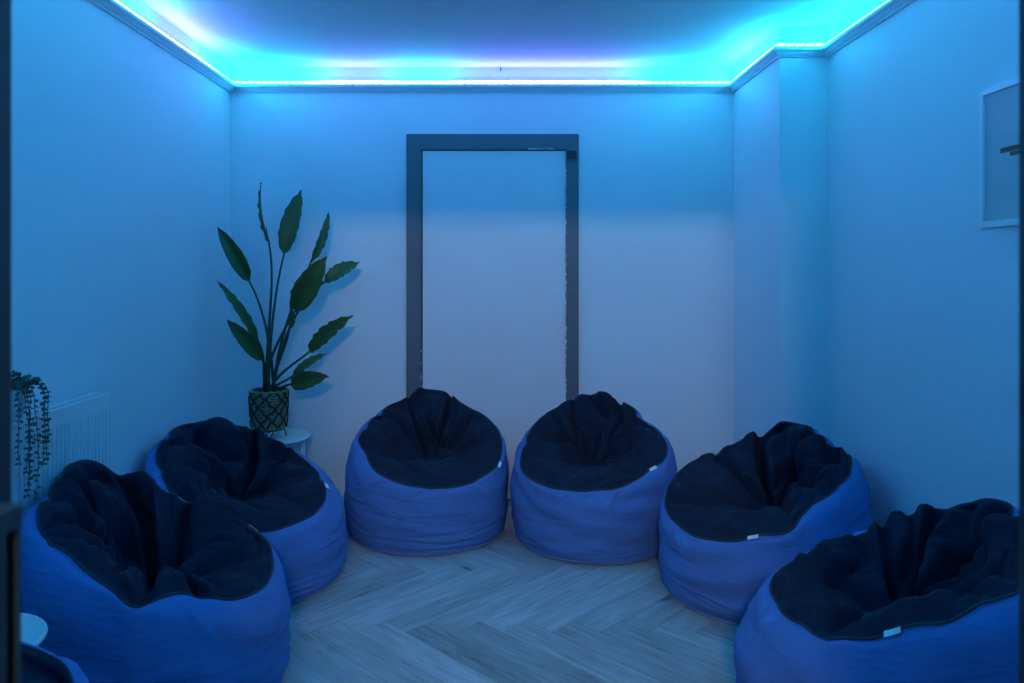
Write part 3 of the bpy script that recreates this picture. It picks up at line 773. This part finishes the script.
def radiator():
    x0, x1 = XL+0.022, XL+0.085
    y0, y1 = 1.75, 2.86; z0, z1 = 0.26, 0.865
    t = thing('radiator', 'white panel radiator with grille top on the left wall', 'radiator', (XL, (y0+y1)/2, 0))
    O = Vector((XL, (y0+y1)/2, 0))
    def put(name, bm, parent=t, smooth=False, mt='rad'):
        for v in bm.verts: v.co -= O
        return obj(name, bm, M[mt], parent, smooth)
    # front panel with vertical flutes
    bm = bmesh.new(); n = 44; prof = []
    ys = []
    wj = (y1-y0-0.05)/n
    for i in range(n):
        a = y0+0.025+i*wj
        ys += [(a, 0), (a+wj*0.30, 0), (a+wj*0.42, -0.0045), (a+wj*0.88, -0.0045), (a+wj, 0)]
    ys = [(y0, -0.004), (y0+0.012, 0)] + ys + [(y1-0.012, 0), (y1, -0.004)]
    zr = [(z0, -0.008, 0), (z0+0.012, 0, 0), (z0+0.05, 0, 0), (z0+0.075, 0, 1), (z1-0.070, 0, 1), (z1-0.052, 0, 0), (z1-0.02, 0, 0), (z1-0.004, -0.004, 0)]
    rows = []
    for z, dx, k in zr:
        rows.append([bm.verts.new((x1+dx+o_*k, y, z)) for y, o_ in ys])
    for A, B in zip(rows, rows[1:]):
        for i in range(len(ys)-1): bm.faces.new((A[i], A[i+1], B[i+1], B[i]))
    put('front_panel', bm)
    bm = bmesh.new(); box(bm, x0, x0+0.015, y0+0.01, y1-0.01, z0, z1-0.01, 0.003); put('back_panel', bm)
    bm = bmesh.new()
    for i in range(60):
        y = y0+0.03+(y1-y0-0.06)*i/59; box(bm, x0+0.016, x1-0.012, y-0.0015, y+0.0015, z0+0.05, z1-0.06)
    put('convector_fins', bm)
    for yy in (y0, y1):
        bm = bmesh.new(); s_ = 1 if yy == y1 else -1
        box(bm, x0-0.004, x1-0.001, min(yy, yy+s_*0.004), max(yy, yy+s_*0.004), z0+0.004, z1-0.004, 0.001); put('side_panel', bm)
    # top grille: frame with slots
    bm = bmesh.new()
    box(bm, x0-0.004, x0+0.010, y0, y1, z1-0.012, z1, 0.002); box(bm, x1-0.012, x1+0.003, y0, y1+0.004, z1-0.012, z1, 0.003)
    box(bm, x0+0.010, x1-0.012, y0, y0+0.012, z1-0.010, z1-0.003); box(bm, x0+0.010, x1-0.012, y1-0.012, y1, z1-0.010, z1-0.003)
    for i in range(52):
        y = y0+0.02+(y1-y0-0.04)*i/51; box(bm, x0+0.010, x1-0.012, y-0.0045, y+0.0045, z1-0.010, z1-0.004)
    put('top_grille', bm)
    for yy in (y0+0.16, y1-0.16):
        bm = bmesh.new(); box(bm, XL+0.0015, x0+0.003, yy-0.02, yy+0.02, z0+0.05, z1-0.08, 0.001); put('wall_bracket', bm)
    bm = bmesh.new(); tube(bm, [Vector((x0+0.03, y1-0.04, z0+0.02)), Vector((x0+0.03, y1-0.04, 0.12)), Vector((x0+0.03, y1-0.04, 0.0))], 0.0075, 10)
    put('pipe', bm, smooth=True)
    # trailing plant in a pot standing on the radiator
    py_ = 2.335; pxx = XL+0.050; pz = z1+0.001
    p = thing('trailing_plant', 'small trailing green plant in a pale pot standing on the radiator', 'plant', (pxx, py_, pz))
    bm = bmesh.new(); lathe(bm, [(0, 0), (0.032, 0), (0.037, 0.006), (0.044, 0.085), (0.045, 0.10), (0.042, 0.101), (0.039, 0.09), (0, 0.088)], 32)
    obj('pot', bm, M['pot'], p, True)
    bm = bmesh.new(); lathe(bm, [(0, 0.091), (0.02, 0.093), (0.040, 0.0895)], 20); obj('soil', bm, M['soil'], p)
    rnd = random.Random(9)
    ends = [ # direction out of the pot (x, y), hanging length
(0.052, 0.0, 0.30), (0.055, 0.055, 0.20), (0.05, 0.065, 0.23), (0.05, -0.02, 0.26), (0.055, 0.012, 0.33), (0.052, -0.05, 0.18), (0.055, 0.075, 0.15), (0.05, -0.01, 0.22)]
    def leaflet(bm, c, d, s_):
        u = d.normalized(); v = u.cross(Vector((rnd.uniform(-1,1), rnd.uniform(-1,1), rnd.uniform(0.2,1)))).normalized(); w = u.cross(v)
        q = [c, c+u*s_*0.5+v*s_*0.42, c+u*s_*1.05, c+u*s_*0.5-v*s_*0.42]; m_ = c+u*s_*0.5+w*s_*0.10
        vs = [bm.verts.new(a) for a in q]; mv = bm.verts.new(m_)
        for i in range(4): bm.faces.new((vs[i], vs[(i+1)%4], mv))
    for (dx, dy, ln) in ends:
        bm = bmesh.new()
        P0 = Vector((dx*0.2, dy*0.3, 0.09)); P1 = Vector((dx*0.7, dy*0.8, 0.135+rnd.uniform(0,0.02))); P2 = Vector((dx*1.15, dy*1.1, 0.10)); P3 = Vector((dx*1.2, dy*1.15, 0.06))
        pts = bez(P0, P1, P2, P3, 8)
        n = int(ln/0.018)
        q = P3.copy()
        for i in range(n):
            q = q + Vector((rnd.uniform(-0.003,0.003), rnd.uniform(-0.004,0.004), -0.018)); pts.append(q.copy())
        tube(bm, pts, 0.0012, 5)
        for i, c in enumerate(pts[2:]):
            for k in range(3):
                a = rnd.uniform(0, 2*PI)
                leaflet(bm, c, Vector((math.cos(a), math.sin(a), rnd.uniform(-0.7, 0.3))), rnd.uniform(0.009, 0.016)*(1 if i > 4 else 1.2))
        obj('vine', bm, M['vine'], p)
    bm = bmesh.new()
    for i in range(170):
        a = rnd.uniform(0, 2*PI); r = rnd.uniform(0, 0.062)
        c = Vector((r*math.cos(a), r*math.sin(a)*1.2, 0.098+rnd.uniform(0, 0.05)*(1-r/0.11)))
        if c.x < -0.03: continue
        leaflet(bm, c, Vector((math.cos(a), math.sin(a), rnd.uniform(-0.2, 0.9))), rnd.uniform(0.014, 0.024))
    tf = obj('foliage', bm, M['vine'], p)

def picture():
    y1 = 1.56*F/(984-CX)-0.0; y0 = y1-0.36; z1, z0 = 1.905, 1.462
    t = thing('picture_frame', 'pale framed picture with a small brown motif hanging on the right wall', 'picture', (XR, (y0+y1)/2, (z0+z1)/2))
    O = t.location.copy(); fw, fd = 0.020, 0.017
    def put(name, bm, mt, lbl=None):
        for v in bm.verts: v.co -= O
        return obj(name, bm, M[mt], t)
    bm = bmesh.new()
    box(bm, XR-fd, XR-0.001, y0, y1, z1-fw, z1, 0.002); box(bm, XR-fd, XR-0.001, y0, y1, z0, z0+fw, 0.002)
    box(bm, XR-fd, XR-0.001, y0, y0+fw, z0+fw, z1-fw, 0.002); box(bm, XR-fd, XR-0.001, y1-fw, y1, z0+fw, z1-fw, 0.002)
    put('frame', bm, 'white')
    bm = bmesh.new(); box(bm, XR-0.008, XR-0.003, y0+fw, y1-fw, z0+fw, z1-fw); put('print', bm, 'paper')
    bm = bmesh.new()   # brown motif: little bar with a drooping lighter tail
    yc = 2.355; zc = 1.697
    box(bm, XR-0.0094, XR-0.008, yc-0.20, yc+0.010, zc-0.008, zc+0.008, 0.0005); box(bm, XR-0.0094, XR-0.008, yc-0.19, yc-0.035, zc-0.022, zc-0.010, 0.0005)
    put('motif', bm, 'brown')
    bm = bmesh.new(); box(bm, XR-0.0155, XR-0.0135, y0+fw, y1-fw, z0+fw, z1-fw); put('glass', bm, 'glass')

def cabinet():
    x1 = -0.36; z1 = 1.155
    t = thing('cabinet', 'dark cabinet edge with a black vertical groove at the bottom left, beside the doorway', 'cabinet', (-0.58, 0.38, 0))
    O = t.location.copy()
    def put(name, bm, mt):
        for v in bm.verts: v.co -= O
        obj(name, bm, M[mt], t)
    bm = bmesh.new(); box(bm, -0.80, x1, 0.20, 0.553, 0.0, z1-0.018, 0.001); put('carcass', bm, 'cab')
    bm = bmesh.new(); box(bm, -0.80, x1-0.006, 0.553, 0.564, 0.002, z1-0.018); put('groove', bm, 'black')
    bm = bmesh.new(); box(bm, -0.80, x1, 0.564, 0.5695, 0.0, z1-0.018, 0.001); put('back_panel', bm, 'cab')
    bm = bmesh.new(); box(bm, -0.802, x1+0.001, 0.198, 0.570, z1-0.018, z1, 0.002); put('top_panel', bm, 'cab')

# ------------------------------------------------------------------ build
room(); floor(); cove(); led(); door(); bags(); big_plant(); radiator(); picture(); cabinet()
side_table(-1.225, 1.735, 0.475, 0.155, 'round white side table at the bottom left, between the two nearest bean bags')

# lights: LED strip above + a warm hallway ceiling lamp behind the camera
ld = bpy.data.lights.new('hallway_lamp', 'AREA'); ld.shape = 'RECTANGLE'; ld.size = 0.35; ld.size_y = 0.09
ld.color = (1.0, 0.93, 0.78); ld.energy = 38
lo = bpy.data.objects.new('hallway_lamp', ld); col.objects.link(lo); lo.location = (-0.08, -1.5, 2.29)
lo.rotation_euler = (Vector((0.1, 4.3, 0.8))-lo.location).to_track_quat('-Z', 'Y').to_euler()

w = bpy.data.worlds.new('world'); sc.world = w; w.use_nodes = True
w.node_tree.nodes['Background'].inputs[0].default_value = (0.02, 0.12, 0.4, 1)
w.node_tree.nodes['Background'].inputs[1].default_value = 0.06

cam = bpy.data.cameras.new('camera'); co_ = bpy.data.objects.new('camera', cam); col.objects.link(co_)
co_.location = (0, 0, CH); co_.rotation_euler = (PI/2, 0, 0)
cam.sensor_width = 36; cam.lens = F/1024*36
cam.shift_x = (512-CX)/1024; cam.shift_y = -(341.5-CY)/1024
cam.clip_start = 0.02
cam.dof.use_dof = True; cam.dof.focus_distance = 3.6; cam.dof.aperture_fstop = 4.5
sc.camera = co_
vs = sc.view_settings
sc.display_settings.display_device = 'sRGB'
vs.view_transform = 'Standard'; vs.look = 'None'; vs.gamma = 1; vs.use_curve_mapping = False
vs.exposure = 0.0
sc.cycles.max_bounces = 10; sc.cycles.diffuse_bounces = 8; sc.cycles.sample_clamp_indirect = 8
sc.cycles.use_denoising = True
